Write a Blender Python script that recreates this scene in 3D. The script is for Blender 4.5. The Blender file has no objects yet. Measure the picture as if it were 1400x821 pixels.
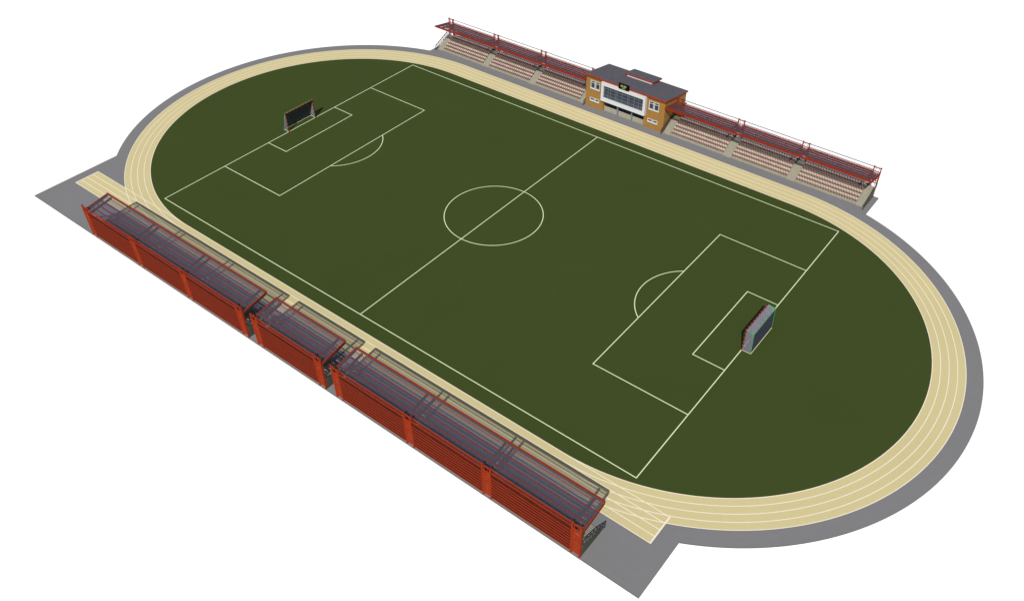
import bpy, bmesh, math, random
from mathutils import Vector, Matrix
random.seed(7)
C = bpy.context.scene.collection
PI = math.pi

# ------------------------------------------------------------------ materials
def srgb(r, g, b):
    f = lambda c: (c/255/12.92) if c/255 <= .04045 else ((c/255+.055)/1.055)**2.4
    return (f(r), f(g), f(b))

def mat(name, col, rough=.8, noise=.0, scale=3.0, metal=0, spec=.3, noise2=None, bump=0):
    m = bpy.data.materials.new(name); m.use_nodes = True
    nt = m.node_tree; b = nt.nodes['Principled BSDF']
    b.inputs['Roughness'].default_value = rough
    b.inputs['Metallic'].default_value = metal
    b.inputs['Specular IOR Level'].default_value = spec
    b.inputs['Base Color'].default_value = (*col, 1)
    if noise:
        tc = nt.nodes.new('ShaderNodeTexCoord')
        n = nt.nodes.new('ShaderNodeTexNoise'); n.inputs['Scale'].default_value = scale
        n.inputs['Detail'].default_value = 6
        nt.links.new(tc.outputs['Object'], n.inputs['Vector'])
        fac = n.outputs['Fac']
        if noise2:
            n2 = nt.nodes.new('ShaderNodeTexNoise'); n2.inputs['Scale'].default_value = noise2
            n2.inputs['Detail'].default_value = 4
            nt.links.new(tc.outputs['Object'], n2.inputs['Vector'])
            ad = nt.nodes.new('ShaderNodeMath'); ad.operation = 'ADD'
            nt.links.new(n.outputs['Fac'], ad.inputs[0]); nt.links.new(n2.outputs['Fac'], ad.inputs[1])
            hf = nt.nodes.new('ShaderNodeMath'); hf.operation = 'MULTIPLY'; hf.inputs[1].default_value = .5
            nt.links.new(ad.outputs[0], hf.inputs[0]); fac = hf.outputs[0]
        r = nt.nodes.new('ShaderNodeMapRange')
        r.inputs['From Min'].default_value = .3; r.inputs['From Max'].default_value = .7
        r.inputs['To Min'].default_value = 1-noise; r.inputs['To Max'].default_value = 1+noise
        nt.links.new(fac, r.inputs['Value'])
        vm = nt.nodes.new('ShaderNodeVectorMath'); vm.operation = 'SCALE'
        vm.inputs[0].default_value = col
        nt.links.new(r.outputs['Result'], vm.inputs['Scale'])
        nt.links.new(vm.outputs['Vector'], b.inputs['Base Color'])
        if bump:
            bp = nt.nodes.new('ShaderNodeBump'); bp.inputs['Strength'].default_value = bump
            bp.inputs['Distance'].default_value = .05
            nt.links.new(n.outputs['Fac'], bp.inputs['Height']); nt.links.new(bp.outputs['Normal'], b.inputs['Normal'])
    return m

K = 1.0
M = {}
M['ground']   = mat('white_ground', (.90, .90, .90), .95, .01, .2)
M['slab']     = mat('grey_paving', (.165, .163, .165), .9, .04, 1.2, noise2=.08)
M['grass']    = mat('turf', (.0385, .0565, .0135), .95, .07, 6, spec=.05, noise2=.07)
M['track']    = mat('sand_coloured_track', (.52, .45, .235), .9, .05, 2.5, spec=.1, noise2=.06)
M['line']     = mat('track_line_paint', (.74, .66, .52), .8, .04, 4)
M['pline']    = mat('pitch_line_paint', (.62, .68, .42), .8, .08, 5)
M['concrete'] = mat('beige_concrete', (.29, .275, .21), .9, .10, 2.0)
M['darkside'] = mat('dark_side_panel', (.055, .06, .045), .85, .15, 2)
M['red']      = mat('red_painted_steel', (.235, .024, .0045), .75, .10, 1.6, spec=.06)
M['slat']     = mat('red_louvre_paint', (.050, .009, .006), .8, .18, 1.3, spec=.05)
M['darkrail'] = mat('dark_railing_steel', (.035, .035, .03), .5, .1, 3)  # also colours the canopy bars and rafters that imitate shadow strips
M['seat']     = mat('pale_pink_plastic', (.45, .345, .30), .6, .18, .9)
M['pan']      = mat('brownish_red_plastic', (.20, .11, .09), .6, .15, .9)
M['ochre']    = mat('ochre_render', (.275, .142, .032), .85, .08, 1.2)
M['white']    = mat('white_render', (.52, .54, .56), .6, .03, 2)
M['roofing']  = mat('dark_grey_roofing', (.088, .080, .094), .8, .10, 1.0)
M['fascia']   = mat('red_fascia', (.27, .036, .008), .75, .08, 2, spec=.06)
M['glass']    = mat('dark_window_glass', (.035, .045, .065), .12, .25, .8, spec=.6)
M['mullion']  = mat('grey_mullion', (.17, .19, .22), .5, .05, 2)
M['black']    = mat('black_display', (.004, .004, .004), .95, .1, 3, spec=0)
M['netdark']  = mat('dark_navy_net', (.036, .036, .056), .8, .2, 6, spec=.1)
M['netlight'] = mat('pale_grey_net', (.24, .235, .28), .8, .4, 9)
M['green']    = mat('green_tube', (.03, .30, .07), .5, .1, 3)

def emis(name, col, s):
    m = bpy.data.materials.new(name); m.use_nodes = True
    b = m.node_tree.nodes['Principled BSDF']
    b.inputs['Base Color'].default_value = (*col, 1)
    b.inputs['Emission Color'].default_value = (*col, 1); b.inputs['Emission Strength'].default_value = s
    return m
M['led'] = emis('yellow_led_digits', (.30, .33, .06), .35)
M['ledw'] = emis('white_led_digits', (.3, .3, .3), .3)

def glass_sheet():
    m = bpy.data.materials.new('smoked_translucent_roof_sheet'); m.use_nodes = True
    nt = m.node_tree; nt.nodes.clear()
    o = nt.nodes.new('ShaderNodeOutputMaterial'); mx = nt.nodes.new('ShaderNodeMixShader')
    t = nt.nodes.new('ShaderNodeBsdfTransparent'); t.inputs[0].default_value = (.95, .95, .985, 1)
    d = nt.nodes.new('ShaderNodeBsdfPrincipled'); d.inputs['Base Color'].default_value = (.095, .095, .125, 1)
    d.inputs['Roughness'].default_value = .35
    mx.inputs[0].default_value = .30
    nt.links.new(t.outputs[0], mx.inputs[1]); nt.links.new(d.outputs[0], mx.inputs[2])
    nt.links.new(mx.outputs[0], o.inputs[0])
    return m
M['sheet'] = glass_sheet()

def stripes():
    m = bpy.data.materials.new('red_and_black_striped_post'); m.use_nodes = True
    nt = m.node_tree; b = nt.nodes['Principled BSDF']; b.inputs['Roughness'].default_value = .5
    tc = nt.nodes.new('ShaderNodeTexCoord'); s = nt.nodes.new('ShaderNodeSeparateXYZ')
    nt.links.new(tc.outputs['Object'], s.inputs[0])
    a = nt.nodes.new('ShaderNodeMath'); a.operation = 'ADD'
    nt.links.new(s.outputs['Y'], a.inputs[0]); nt.links.new(s.outputs['Z'], a.inputs[1])
    k = nt.nodes.new('ShaderNodeMath'); k.operation = 'MULTIPLY'; k.inputs[1].default_value = 1/.84
    nt.links.new(a.outputs[0], k.inputs[0])
    f = nt.nodes.new('ShaderNodeMath'); f.operation = 'FRACT'; nt.links.new(k.outputs[0], f.inputs[0])
    g = nt.nodes.new('ShaderNodeMath'); g.operation = 'GREATER_THAN'; g.inputs[1].default_value = .5
    nt.links.new(f.outputs[0], g.inputs[0])
    x = nt.nodes.new('ShaderNodeMix'); x.data_type = 'RGBA'
    x.inputs['A'].default_value = (.03, .012, .012, 1); x.inputs['B'].default_value = (.27, .022, .016, 1)
    nt.links.new(g.outputs[0], x.inputs['Factor']); nt.links.new(x.outputs['Result'], b.inputs['Base Color'])
    return m
M['stripe'] = stripes()

# ------------------------------------------------------------------ mesh builder
class MB:
    def __init__(s): s.v = []; s.f = []
    def poly(s, pts):
        n = len(s.v); s.v += [tuple(p) for p in pts]; s.f.append(tuple(range(n, n+len(pts))))
    def box(s, x0, x1, y0, y1, z0, z1):
        n = len(s.v)
        s.v += [(x, y, z) for z in (z0, z1) for y in (y0, y1) for x in (x0, x1)]
        s.f += [tuple(n+i for i in q) for q in ((0,2,3,1),(4,5,7,6),(0,1,5,4),(2,6,7,3),(0,4,6,2),(1,3,7,5))]
        return s
    def bar(s, a, b, w, h=None, up=(0,0,1)):
        h = h or w
        a = Vector(a); b = Vector(b); d = (b-a).normalized(); u = Vector(up)
        if abs(d.dot(u)) > .98: u = Vector((0,1,0))
        r = d.cross(u).normalized(); u = r.cross(d)
        n = len(s.v)
        for p in (a, b):
            for (i, j) in ((-1,-1),(1,-1),(1,1),(-1,1)): s.v.append(tuple(p + r*i*w/2 + u*j*h/2))
        s.f += [tuple(n+i for i in q) for q in ((3,2,1,0),(4,5,6,7),(0,1,5,4),(1,2,6,5),(2,3,7,6),(3,0,4,7))]
        return s
    def tube(s, a, b, r, seg=8):
        a = Vector(a); b = Vector(b); d = (b-a).normalized(); u = Vector((0,0,1))
        if abs(d.dot(u)) > .98: u = Vector((0,1,0))
        p = d.cross(u).normalized(); q = d.cross(p); n = len(s.v)
        for c in (a, b):
            for i in range(seg):
                t = 2*PI*i/seg; s.v.append(tuple(c + (p*math.cos(t)+q*math.sin(t))*r))
        for i in range(seg): s.f.append((n+i, n+(i+1)%seg, n+seg+(i+1)%seg, n+seg+i))
        s.f.append(tuple(n+i for i in range(seg))[::-1]); s.f.append(tuple(n+seg+i for i in range(seg)))
        return s
    def prism(s, prof, x0, x1):      # profile in (y,z) swept along x
        n = len(s.v); k = len(prof)
        s.v += [(x0, y, z) for y, z in prof] + [(x1, y, z) for y, z in prof]
        for i in range(k): s.f.append((n+i, n+(i+1)%k, n+k+(i+1)%k, n+k+i))
        s.f.append(tuple(n+i for i in range(k))[::-1]); s.f.append(tuple(n+k+i for i in range(k)))
        return s
    def mesh(s, name, m, normals=True):
        me = bpy.data.meshes.new(name); me.from_pydata(s.v, [], s.f)
        if normals:
            b = bmesh.new(); b.from_mesh(me); bmesh.ops.recalc_face_normals(b, faces=b.faces); b.to_mesh(me); b.free()
        me.materials.append(m); me.update(); return me
    def build(s, name, m, parent=None, normals=True):
        return link(name, s.mesh(name, m, normals), parent)
def link(name, me, parent=None, loc=None):
    o = bpy.data.objects.new(name, me); C.objects.link(o)
    if parent: o.parent = parent
    if loc: o.location = loc
    return o
def thing(name, label, cat, loc=(0,0,0), rz=0, group=None):
    o = bpy.data.objects.new(name, None); C.objects.link(o)
    o.location = loc; o.rotation_euler = (0,0,rz); o.empty_display_size = .5
    o['label'] = label; o['category'] = cat
    if group: o['group'] = group
    return o
def struct(name, mb, m, normals=False):
    o = mb.build(name, m, None, normals); o['kind'] = 'structure'; return o

# ------------------------------------------------------------------ the setting
CX, RG, RT, RS = 42.1, 36.5, 41.4, 43.8
def arc(cx, r, a0, a1, n=72):
    return [(cx + r*math.cos(a0+(a1-a0)*i/n), r*math.sin(a0+(a1-a0)*i/n)) for i in range(n+1)]
def oval(r, n=96):
    return arc(CX, r, -PI/2, PI/2, n) + arc(-CX, r, PI/2, 3*PI/2, n)
GZ = -.20
g = MB(); g.poly([(-3000,-3000,GZ),(3000,-3000,GZ),(3000,3000,GZ),(-3000,3000,GZ)]); struct('ground', g, M['ground'])

aR0 = math.atan2(-math.sqrt(RS**2-(62-CX)**2), 62-CX); aR1 = math.atan2(math.sqrt(RS**2-(54.4-CX)**2), 54.4-CX)
aL0 = PI - math.atan2(math.sqrt(RS**2-(54.4-CX)**2), 54.4-CX)
aL1 = PI + math.atan2(math.sqrt(RS**2-(73-CX)**2), 73-CX)
out = [(-73,-48.5),(62,-48.5)] + arc(CX, RS, aR0, aR1) + [(54.4,48.5),(10,48.5),(10,53),(-10,53),(-10,48.5),(-54.4,48.5)] + arc(-CX, RS, aL0, aL1)
e_ = MB(); s = MB(); s.poly([(x,y,0) for x,y in out])
for i in range(len(out)):
    a, b = out[i], out[(i+1) % len(out)]
    e_.poly([(a[0],a[1],GZ),(b[0],b[1],GZ),(b[0],b[1],0),(a[0],a[1],0)])
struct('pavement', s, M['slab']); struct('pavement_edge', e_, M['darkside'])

def ring(mb, r0, r1, z):
    A, B = oval(r0), oval(r1)
    for i in range(len(A)):
        j = (i+1) % len(A)
        mb.poly([(*A[i],z),(*B[i],z),(*B[j],z),(*A[j],z)])
t = MB(); ring(t, RG-.01, RT, .004); struct('running_track', t, M['track'])
SX0, SX1 = -70.8, 59.3
def rect(mb, x0, x1, y0, y1, z): mb.poly([(x0,y0,z),(x1,y0,z),(x1,y1,z),(x0,y1,z)])
t = MB(); rect(t, SX0, SX1, -RT, -RG-.02, .008)
# the straight only shows outside the oval grass: its inner edge touches the turf, so cut nothing
struct('sprint_straight', t, M['track'])
t = MB(); t.poly([(x,y,.012) for x,y in oval(RG)]); struct('grass_field', t, M['grass'])
L = MB(); LW = .125
radii = [RG+.06, 37.74, 38.96, 40.18, RT-.05]
for i, r in enumerate(radii): ring(L, r-LW/2, r+LW/2, .016)
struct('track_lane_lines', L, M['line'])
L = MB()
for r in radii: rect(L, SX0, SX1, -r-LW/2, -r+LW/2, .020)
rect(L, SX0-.01, SX0+.22, -RT, -RG, .024); rect(L, SX1-.22, SX1+.01, -RT, -RG, .024)
struct('sprint_lane_lines', L, M['line'])

# pitch markings
P = MB(); z = .016; w = .15; HL, HW = 52.5, 34.0
def hl(x0, x1, y): rect(P, x0-w/2, x1+w/2, y-w/2, y+w/2, z)
def vl(x, y0, y1): rect(P, x-w/2, x+w/2, y0+w/2, y1-w/2, z)
def parc(cx, cy, r, a0, a1, n=64):
    for i in range(n):
        p, q = a0+(a1-a0)*i/n, a0+(a1-a0)*(i+1)/n
        P.poly([(cx+(r-w/2)*math.cos(p), cy+(r-w/2)*math.sin(p), z+.004), (cx+(r+w/2)*math.cos(p), cy+(r+w/2)*math.sin(p), z+.004),
                (cx+(r+w/2)*math.cos(q), cy+(r+w/2)*math.sin(q), z+.004), (cx+(r-w/2)*math.cos(q), cy+(r-w/2)*math.sin(q), z+.004)])
hl(-HL, HL, -HW); hl(-HL, HL, HW)
for x in (-HL, 0, HL): vl(x, -HW, HW)
parc(0, 0, 9.15, 0, 2*PI, 96)
for sg in (-1, 1):
    for d, h in ((16.5, 20.16), (5.5, 9.16)):
        a, b = sorted((sg*(HL-d), sg*(HL-w))) if sg > 0 else sorted((-(HL-w), -(HL-d)))
        hl(a, b, h); hl(a, b, -h)
        vl(sg*(HL-d), -h, h)
    ph = math.acos(5.5/9.15)
    parc(sg*(HL-11), 0, 9.15, (PI if sg > 0 else 0)-ph, (PI if sg > 0 else 0)+ph, 40)
    a, b = (HL+w, HL+1.5) if sg > 0 else (-HL-1.5, -HL-w)      # ground line of the goal box
    hl(a, b, 3.66); hl(a, b, -3.66); vl(sg*(HL+1.5), -3.66, 3.66)
struct('pitch_markings', P, M['pline'])

# ------------------------------------------------------------------ goals
def goal(x, rz, label, DT=1.35, HB=4.0, wt=.05, w_side=(.045, .045), wb=.055):
    g = thing('football_goal', label, 'goal', (x, 0, .02), rz, 'football goals')
    H, W, D = 4.15, 3.66, 1.5
    for sy in (-1, 1): MB().tube((0,sy*W,0), (0,sy*W,H), .13, 10).build('goal_post', M['stripe'], g)
    MB().tube((0,-W-.13,H), (0,W+.13,H), .13, 10).build('crossbar', M['stripe'], g)
    f = MB()
    for sy in (-1, 1):
        f.tube((0.1,sy*W,H), (DT,sy*W,HB), .05); f.tube((DT,sy*W,HB), (D,sy*W,0), .055)
    f.tube((DT,-W,HB), (DT,W,HB), .055); f.build('rear_frame', M['green'], g)
    st, ww = .15, .05
    n = MB()
    k = int(2*W/st)
    for i in range(1, k):
        y = -W + 2*W*i/k; n.bar((DT,y,HB), (D,y,.05), wb, .03)
    k = int(HB/st)
    for i in range(1, k):
        zz = HB*i/k; xx = D+(DT-D)*zz/HB; n.bar((xx,-W,zz), (xx,W,zz), .03, wb*.7)
    n.build('back_net', M['netdark'], g)
    ww = wt
    n = MB(); k = int(2*W/st)
    for i in range(1, k):
        y = -W+2*W*i/k; n.bar((.1,y,H), (DT,y,HB), ww, min(.03,ww))
    for i in range(1, 9):
        q = i/9; n.bar((DT*q,-W,H+(HB-H)*q), (DT*q,W,H+(HB-H)*q), ww, min(.03,ww))
    n.build('top_net', M['netlight'], g)
    for sy in (-1, 1):
        ww = w_side[(sy+1)//2]
        n = MB(); k = int(HB/st)
        for i in range(0, k):
            zz = H*i/k+.04; n.bar((.1,sy*W,zz), (D+(DT-D)*i/k,sy*W,zz*HB/H), min(.03,ww), ww)
        for i in range(1, 10):
            q = i/10; n.bar((D*q,sy*W,.03), (DT*q,sy*W,H+(HB-H)*q), min(.03,ww), ww, up=(1,0,0))
        n.build('side_net', M['netlight'], g)
goal(HL, 0, 'striped red and black football goal nearer the camera, seen from behind its green rear frame')
goal(-HL, PI, 'striped red and black football goal farther away, seen open from the front with dark net', .30, 4.12, .02, (.05, .02), .085)

# ------------------------------------------------------------------ grandstands
CAM = Vector((83.428, -97.742, 94.695))
def seat_mb(mb, x, y, zz):
    # bucket seat facing -y (towards the pitch) at local coordinates
    mb.box(x-.19, x+.19, y-.14, y+.20, zz+.36, zz+.42)
    mb.prism([(y+.17,zz+.42),(y+.23,zz+.42),(y+.30,zz+.80),(y+.25,zz+.80)], x-.19, x+.19)
    mb.box(x-.05, x+.05, y-.04, y+.14, zz, zz+.36)
def two_tone(me):
    me.materials.append(M['pan'])
    for p in me.polygons: p.material_index = 0 if (p.index % 18)//6 == 1 else 1
    return me
sm = MB(); seat_mb(sm, 0, 0, 0); SEAT = two_tone(sm.mesh('seat', M['seat']))
ROWS, Y0, DY, RZ, Z0 = 5, 43.95, .74, .44, .22
def row_z(r): return Z0 + RZ*r
def row_y(r): return Y0 + DY*r
FY, FZ, BY, BZ = 43.45, 6.02, 47.95, 5.25       # canopy front and rear edge
def cz(y): return FZ + (BZ-FZ)*(y-FY)/(BY-FY)
MY = 48.28
def copyo(o, p, loc=None):
    c = o.copy(); C.objects.link(c); c.parent = p
    if loc: c.location = loc
    return c
def grandstand(cx, far, pairs, label, grp):
    """pairs: centres of the post pairs in local x; local y points away from the pitch"""
    g = thing('grandstand', label, 'grandstand', (cx, 0, 0), 0 if far else PI, grp)
    hx = .65
    x0, x1 = pairs[0]-hx-.08, pairs[-1]+hx+.08
    # stepped seating deck with a solid parapet behind the top row
    prof = [(Y0, 0)]
    for r in range(ROWS): prof += [(row_y(r), row_z(r)), (row_y(r+1), row_z(r))]
    prof[-1] = (47.75, row_z(ROWS-1)); prof += [(47.75, 0)]
    SW = .87
    for a, b in zip(pairs[:-1], pairs[1:]):
        MB().prism(prof, a+SW, b-SW).build('seating_steps', M['concrete'], g)
    MB().box(x0, x1, 47.78, 47.98, 0, 2.26).build('parapet', M['concrete'], g)
    for i, p in enumerate(pairs):
        a, b = max(p-SW+.004, x0), min(p+SW-.004, x1)
        pr = [(Y0-.18, 0)]
        n = ROWS*2
        for r in range(n-1):
            yy = Y0-.18+DY/2*r; zz = (Z0+RZ*(ROWS-1))*(r+1)/(n-1)
            pr += [(yy, zz), (yy+DY/2, zz)]
        pr[-1] = (47.74, pr[-1][1]); pr += [(47.74, 0)]
        MB().prism(pr, a, b).build('stair', M['concrete'], g)
    for sx, xe in ((-1, x0), (1, x1)):
        sp = [(Y0-.15,0),(Y0-.15,.30),(47.7,2.15),(48.1,2.15),(48.1,0)]
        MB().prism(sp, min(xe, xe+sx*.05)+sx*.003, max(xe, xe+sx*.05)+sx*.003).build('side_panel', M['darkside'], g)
        xr = xe+sx*.10
        r = MB(); A = Vector((xr, Y0-1.0, 1.05)); B = Vector((xr, 48.1, 3.35))
        r.bar(A, B, .09, .12)
        for k in range(8):
            q = k/7; t_ = A.lerp(B, q); low = Vector((xr, t_.y, max(0, t_.z-1.15)))
            r.bar(low, t_, .06)
            if k < 7:
                t2 = A.lerp(B, (k+1)/7); l2 = Vector((xr, t2.y, max(0, t2.z-1.15)))
                r.bar(low+Vector((0,0,.15)), t2, .04); r.bar(l2+Vector((0,0,.15)), t_, .04)
        r.bar(A-Vector((0,0,.85)), B-Vector((0,0,.95)), .06)
        r.build('side_railing', M['darkrail'], g)
    # seats: nearest hundred one by one, the others as one part
    spots = []
    R = Matrix.Translation((cx,0,0)) @ Matrix.Rotation(0 if far else PI, 4, 'Z')
    for a, b in zip(pairs[:-1], pairs[1:]):
        n = int((b-a-2*SW-.1)/.52); st = (b-a-2*SW-.1)/n
        for r in range(ROWS):
            for k in range(n):
                p = Vector((a+SW+.05+st*(k+.5), row_y(r)+.40, row_z(r)))
                spots.append(((R @ p - CAM).length, p))
    spots.sort(key=lambda q: q[0])
    for _, p in spots[:100]: link('seat', SEAT, g, p)
    if len(spots) > 100:
        m_ = MB()
        for _, p in spots[100:]: seat_mb(m_, *p)
        o = m_.build('seat_rows', M['seat'], g); two_tone(o.data); o['kind'] = 'stuff'
    # posts in pairs with rungs, louvred rear wall, lattice and top rail
    pm = MB(); pm.box(-.09, .09, -.12, .12, 0, 6.25); pm.box(-.14, .14, -.16, .16, 6.25, 6.33); pm.box(-.16,.16,-.18,.18,0,.10)
    for k in range(11): pm.box(-.13, .13, -.17, -.12, .55+.46*k, .73+.46*k); pm.box(-.13,.13,.12,.17,.55+.46*k,.73+.46*k)
    POST = pm.mesh('post', M['red'])
    rg = MB()
    for k in ([0,1,2,3,5,6,7,8,9,10] if far else range(11)): rg.prism([(MY+.10,.42+.475*k),(MY+.14,.42+.475*k),(MY+.08,.63+.475*k),(MY+.04,.63+.475*k)], -.56, .56)
    rg.box(-.56,.56,MY-.06,MY+.06,6.08,6.2)
    for xx in (-.3, .3): rg.box(xx-.03,xx+.03,MY+.03,MY+.125,.40,6.10)
    RUNG = rg.mesh('post_rungs', M['red'])
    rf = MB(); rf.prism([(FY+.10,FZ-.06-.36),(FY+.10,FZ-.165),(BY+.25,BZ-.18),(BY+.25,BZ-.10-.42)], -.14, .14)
    RAFT = rf.mesh('rafter', M['darkrail'])  # real rafters, coloured dark to stand in for the paired frame shadows
    for p in pairs:
        for sx in (-1, 1):
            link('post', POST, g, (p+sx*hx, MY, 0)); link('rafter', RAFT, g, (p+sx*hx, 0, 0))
        link('post_rungs', RUNG, g, (p, 0, 0))
    for a, b in zip(pairs[:-1], pairs[1:]):
        l = MB()
        e = MB()
        for k in range(10 if far else 8):
            zz = .50+(.475 if far else .60)*k
            if far and k == 4: continue       # an open slot runs above the parapet
            hh = .42 if far else .44; dd = .05 if far else .26
            l.prism([(MY+.12,zz),(MY+.15,zz+.01),(MY+.15-dd,zz+hh),(MY+.12-dd,zz+hh-.01)], a+hx+.10, b-hx-.10)
            e.box(a+hx+.10, b-hx-.10, MY+.152, MY+.22, zz-.05, zz+.08)
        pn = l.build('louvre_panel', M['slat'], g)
        e.build('louvre_edges', M['red'], pn)
        l = MB(); xa, xb = a+hx+.10, b-hx-.10; n = 26; dx = (xb-xa)/n
        l.box(xa, xb, MY-.03, MY+.03, 5.30, 5.35); l.box(xa, xb, MY-.03, MY+.03, 5.56, 5.60)
        for k in range(n):
            l.bar((xa+dx*k,MY,5.35),(xa+dx*(k+1),MY,5.56),.05); l.bar((xa+dx*(k+1),MY-.001,5.35),(xa+dx*k,MY-.001,5.56),.05)
        l.build('lattice_panel', M['red'], g)
    MB().box(x0, x1, MY-.05, MY+.05, 6.16, 6.25).build('top_rail', M['darkrail'] if far else M['red'], g)
    MB().box(x0-.02, x1+.02, FY-.16, FY, FZ-.24, FZ+.16).build('front_beam', M['red'], g)
    # canopy sheets and the purlins that run along them
    MB().prism([(FY+.01,FZ-.02),(FY+.01,FZ+.01),(BY,BZ+.01),(BY,BZ-.02)], x0, x1).build('canopy_sheet', M['sheet'], g)
    for q in (.13, .36, .58, .78, .985):
        y = FY+(BY-FY)*q; zz = cz(y)
        MB().box(x0, x1, y-.035, y+.035, zz+.02, zz+.08).build('purlin', M['red'], g)
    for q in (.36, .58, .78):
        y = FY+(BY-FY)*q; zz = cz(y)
        MB().box(x0+.07, x1-.07, y-.08, y+.08, zz-.16, zz-.06).build('canopy_shadow_bar', M['darkrail'], g)  # dark bars added below the sheet to stand in for the purlins' shadow strips
    for xe in (x0-.06, x1-.06):
        MB().prism([(FY,FZ-.34),(FY,FZ+.05),(BY+.2,BZ+.03),(BY+.2,BZ-.42)], xe, xe+.12).build('edge_beam', M['red'], g)
    return g
PB = [-20.96, -6.91, 7.12-.21, 20.96]      # local centres of four post pairs
PB = [-20.97, -6.90, 6.90, 20.97]
SC = 31.65
grandstand(SC, True, PB, 'far covered grandstand to the right of the ochre building, pale pink seats facing us', 'covered grandstands beside the running track')
grandstand(-SC, True, PB, 'far covered grandstand to the left of the ochre building, pale pink seats facing us', 'covered grandstands beside the running track')
grandstand(SC, False, PB, 'long near grandstand with red louvred back, at the lower right end of the sprint straight', 'covered grandstands beside the running track')
grandstand(-SC, False, PB, 'long near grandstand with red louvred back, at the upper left end of the sprint straight', 'covered grandstands beside the running track')
grandstand(0, False, [-7.0, 7.0], 'short single-bay grandstand between the two long near ones, facing the halfway line', 'covered grandstands beside the running track')

# ------------------------------------------------------------------ building
B = thing('stadium_building', 'two-storey ochre building with dark sloping roof and white framed window box in the far stands', 'building', (0, 43.7, 0))
def bld(mb, name, m, parent=None):
    mb.v = [(x, y-43.7, z) for x, y, z in mb.v]
    return mb.build(name, m, parent or B)
RFY, RFZ, RBY, RBZ = 43.35, 7.55, 52.75, 5.95
def rz_(y): return RFZ+(RBZ-RFZ)*(y-RFY)/(RBY-RFY)
def holes_wall(x0, x1, z0, z1, holes, y0, y1):
    xs = sorted({x0, x1, *[h[0] for h in holes], *[h[1] for h in holes]}); zs = sorted({z0, z1, *[h[2] for h in holes], *[h[3] for h in holes]})
    mb = MB()
    for i in range(len(xs)-1):
        run = None
        for j in range(len(zs)-1):
            cxm, czm = (xs[i]+xs[i+1])/2, (zs[j]+zs[j+1])/2
            if any(h[0] < cxm < h[1] and h[2] < czm < h[3] for h in holes): continue
            mb.box(xs[i], xs[i+1], y0, y1, zs[j], zs[j+1])
    return mb
wins = []
for xa in (-8.62, 6.02):
    for o_ in (0, 1.25):
        wins.append((xa+o_, xa+o_+1.12, 4.38, 6.30)); wins.append((xa+o_, xa+o_+1.12, 1.50, 2.22))
bld(holes_wall(-9.8, 9.8, 0, 7.15, wins + [(-5.15, 5.0, 0, 6.9)], 43.7, 44.0), 'front_wall', M['ochre'])
for xa in (-9.8, 9.5):
    bld(MB().prism([(44.0,0),(44.0,rz_(44.0)-.28),(52.5,rz_(52.5)-.28),(52.5,0)], xa, xa+.3), 'side_wall', M['ochre'])
bld(MB().box(-9.5, 9.5, 52.2, 52.5, 0, 5.6), 'rear_wall', M['ochre'])
bld(MB().prism([(RFY,RFZ-.28),(RFY,RFZ),(RBY,RBZ),(RBY,RBZ-.28)], -10.0, 10.0), 'roof', M['roofing'])
bld(MB().box(-10.0, 10.0, RFY-.05, RFY-.003, RFZ-.42, RFZ-.03), 'fascia', M['fascia'])
for xa in (-10.05, 10.003):
    bld(MB().prism([(RFY-.05,RFZ-.40),(RFY-.05,RFZ-.05),(RBY,RBZ-.05),(RBY,RBZ-.30)], xa, xa+.047), 'fascia', M['fascia'])
# roof house
rhf = 49.42
bld(MB().prism([(rhf,rz_(rhf)-.05),(rhf,6.96),(52.4,6.46),(52.4,rz_(52.4)-.05)], -3.2, 3.0), 'roof_house', M['white'])
bld(MB().prism([(49.3,7.0),(49.3,7.24),(53.0,6.62),(53.0,6.38)], -3.6, 3.4), 'roof_house_roof', M['roofing'])
bld(MB().box(-3.6, 3.4, 49.25, 49.297, 6.92, 7.20), 'roof_house_fascia', M['fascia'])
bld(MB().prism([(49.3,6.92),(49.3,7.20),(53.0,6.58),(53.0,6.32)], 3.403, 3.45), 'roof_house_fascia', M['fascia'])
# windows
for (xa, xb, za, zb) in wins:
    f = MB(); t_ = .10; ya, yb = 43.62, 43.86
    f.box(xa, xb, ya, yb, zb-t_, zb); f.box(xa, xb, ya, yb, za, za+t_)
    f.box(xa, xa+t_, ya, yb, za+t_, zb-t_); f.box(xb-t_, xb, ya, yb, za+t_, zb-t_)
    if zb-za > 1: f.box(xa+t_, xb-t_, 43.72, 43.80, zb-.62, zb-.55)
    f.box(xa-.05, xb+.05, 43.55, 43.618, za-.06, za+.04)
    w_ = bld(f, 'window', M['white'])
    bld(MB().box(xa+t_, xb-t_, 43.81, 43.84, za+t_, zb-t_), 'pane', M['glass'], w_)
# projecting glazed box
f = MB(); xa, xb, za, zb, ya = -5.5, 5.45, 2.72, 7.10, 42.98
ia, ib, ja, jb = -4.95, 4.90, 3.50, 6.35
f.box(xa, xb, ya, 43.69, jb, zb); f.box(xa, xb, ya, 43.69, za, ja); f.box(xa, ia, ya, 43.69, ja, jb); f.box(ib, xb, ya, 43.69, ja, jb)
wb = bld(f, 'window_box', M['white'])
bld(MB().box(ia, ib, 43.35, 43.40, ja, jb), 'glazing', M['glass'], wb)
f = MB()
for x_ in (-3.9, -3.3, -1.95, -1.62, -.4, 1.0, 1.35, 2.6, 3.7): f.box(x_-.025, x_+.025, 43.28, 43.345, ja, jb)
for zz in (4.2, 5.0, 5.7): f.box(ia, ib, 43.29, 43.335, zz-.02, zz+.02)
bld(f, 'mullions', M['mullion'], wb)
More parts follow.
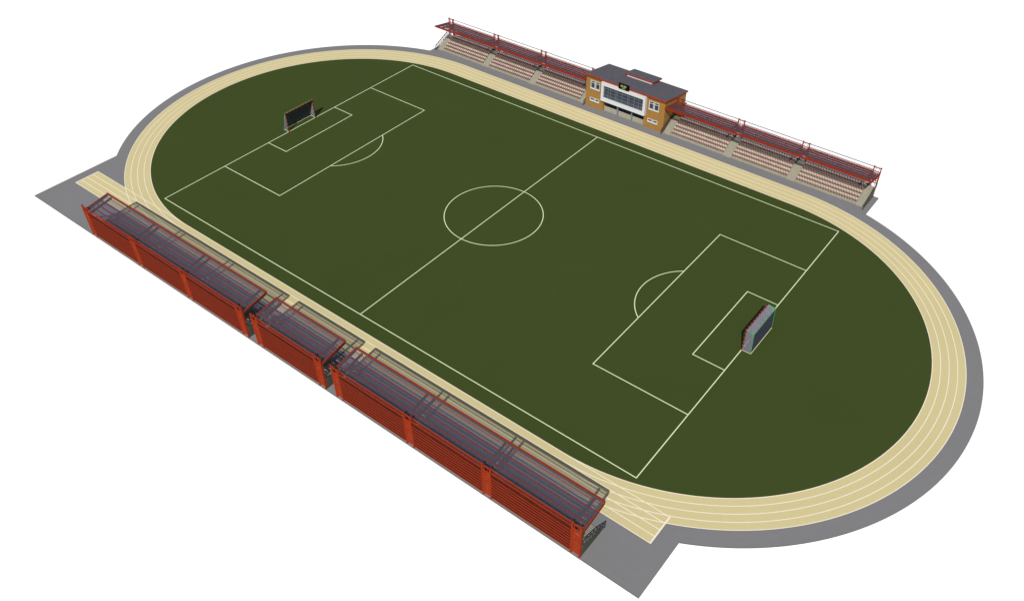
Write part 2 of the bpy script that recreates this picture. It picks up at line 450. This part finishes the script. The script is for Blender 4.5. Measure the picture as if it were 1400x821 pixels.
# recessed ground floor
bld(MB().box(-5.15, 5.0, 45.0, 45.1, 0, 2.72), 'recessed_glazing', M['glass'])
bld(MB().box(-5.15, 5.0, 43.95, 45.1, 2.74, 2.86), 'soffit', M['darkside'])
for xa in (-5.35, 5.0): bld(MB().box(xa, xa+.2, 44.003, 45.1, 0, 2.72), 'recess_wall', M['ochre'])
for a, b in ((-5.14, -1.85), (-1.45, 1.7), (2.1, 4.99)): bld(MB().box(a, b, 44.05, 44.25, 0, 1.05), 'low_wall', M['concrete'])
for x_ in (-1.65, 1.9): bld(MB().box(x_-.13, x_+.13, 43.9, 44.2, 0, 2.72), 'pillar', M['mullion'])
f = MB()
for k in range(13): f.box(-5.0+.8*k, -4.94+.8*k, 44.94, 44.99, 0, 2.7)
bld(f, 'glazing_bars', M['mullion'])

# scoreboard
S = thing('scoreboard', 'black electronic scoreboard with yellow digits standing on the roof edge above the white window box', 'scoreboard', (.12, 42.9, 7.13))
MB().box(-1.28, 1.28, -.1, .1, 0, 1.22).build('display_panel', M['black'], S)
f = MB()
for x_ in (-.9, .9): f.box(x_-.05, x_+.05, .103, .45, .45, .55)
f.build('bracket', M['darkrail'], S)
def text(body, size, x, z_, m, name):
    cu = bpy.data.curves.new('t', 'FONT'); cu.body = body; cu.size = size; cu.align_x = 'CENTER'; cu.extrude = .01; cu.offset = .012
    o = bpy.data.objects.new('t', cu); C.objects.link(o)
    bpy.context.view_layer.update()
    me = bpy.data.meshes.new_from_object(o.evaluated_get(bpy.context.evaluated_depsgraph_get()))
    bpy.data.objects.remove(o); me.materials.clear(); me.materials.append(m)
    d = link(name, me, S, (x, -.115, z_)); d.rotation_euler = (PI/2, 0, 0)
text('02:00', .62, -.05, .53, M['led'], 'time_digits')
text('0  0:0', .30, -.05, .13, M['ledw'], 'score_digits')

# ------------------------------------------------------------------ light
ELEV, SAZ = math.radians(45.4), math.atan2(-.89, .42)
sd = Vector((math.cos(ELEV)*math.cos(SAZ), math.cos(ELEV)*math.sin(SAZ), math.sin(ELEV)))
li = bpy.data.lights.new('sun', 'SUN'); li.energy = 4.0; li.angle = math.radians(.5); li.color = (1, .97, .92)
so = bpy.data.objects.new('sun', li); C.objects.link(so); so.rotation_euler = sd.to_track_quat('Z', 'Y').to_euler(); so.location = sd*200
sc = bpy.context.scene
wd = bpy.data.worlds.new('World'); sc.world = wd; wd.use_nodes = True
nt = wd.node_tree; bg = nt.nodes['Background']
sk = nt.nodes.new('ShaderNodeTexSky'); sk.sky_type = 'NISHITA'; sk.sun_disc = False
sk.sun_elevation = ELEV; sk.sun_rotation = PI/2 - SAZ
sk.air_density = 1.0; sk.dust_density = 2.0; sk.ozone_density = .6
nt.links.new(sk.outputs[0], bg.inputs[0]); bg.inputs[1].default_value = .075

# ------------------------------------------------------------------ camera
cam = bpy.data.cameras.new('camera'); co = bpy.data.objects.new('camera', cam); C.objects.link(co)
yaw, pit = 2.2269090350839393, .7351403549046095
fw = Vector((math.cos(pit)*math.cos(yaw), math.cos(pit)*math.sin(yaw), -math.sin(pit)))
co.location = CAM; co.rotation_euler = fw.to_track_quat('-Z', 'Y').to_euler()
cam.sensor_fit = 'HORIZONTAL'; cam.sensor_width = 36; cam.lens = 1174.706/1400*36
cam.shift_x = -23/1400; cam.clip_start = 1; cam.clip_end = 8000
sc.camera = co
sc.view_settings.view_transform = 'Standard'; sc.view_settings.look = 'None'
sc.view_settings.exposure = .15; sc.view_settings.gamma = 1
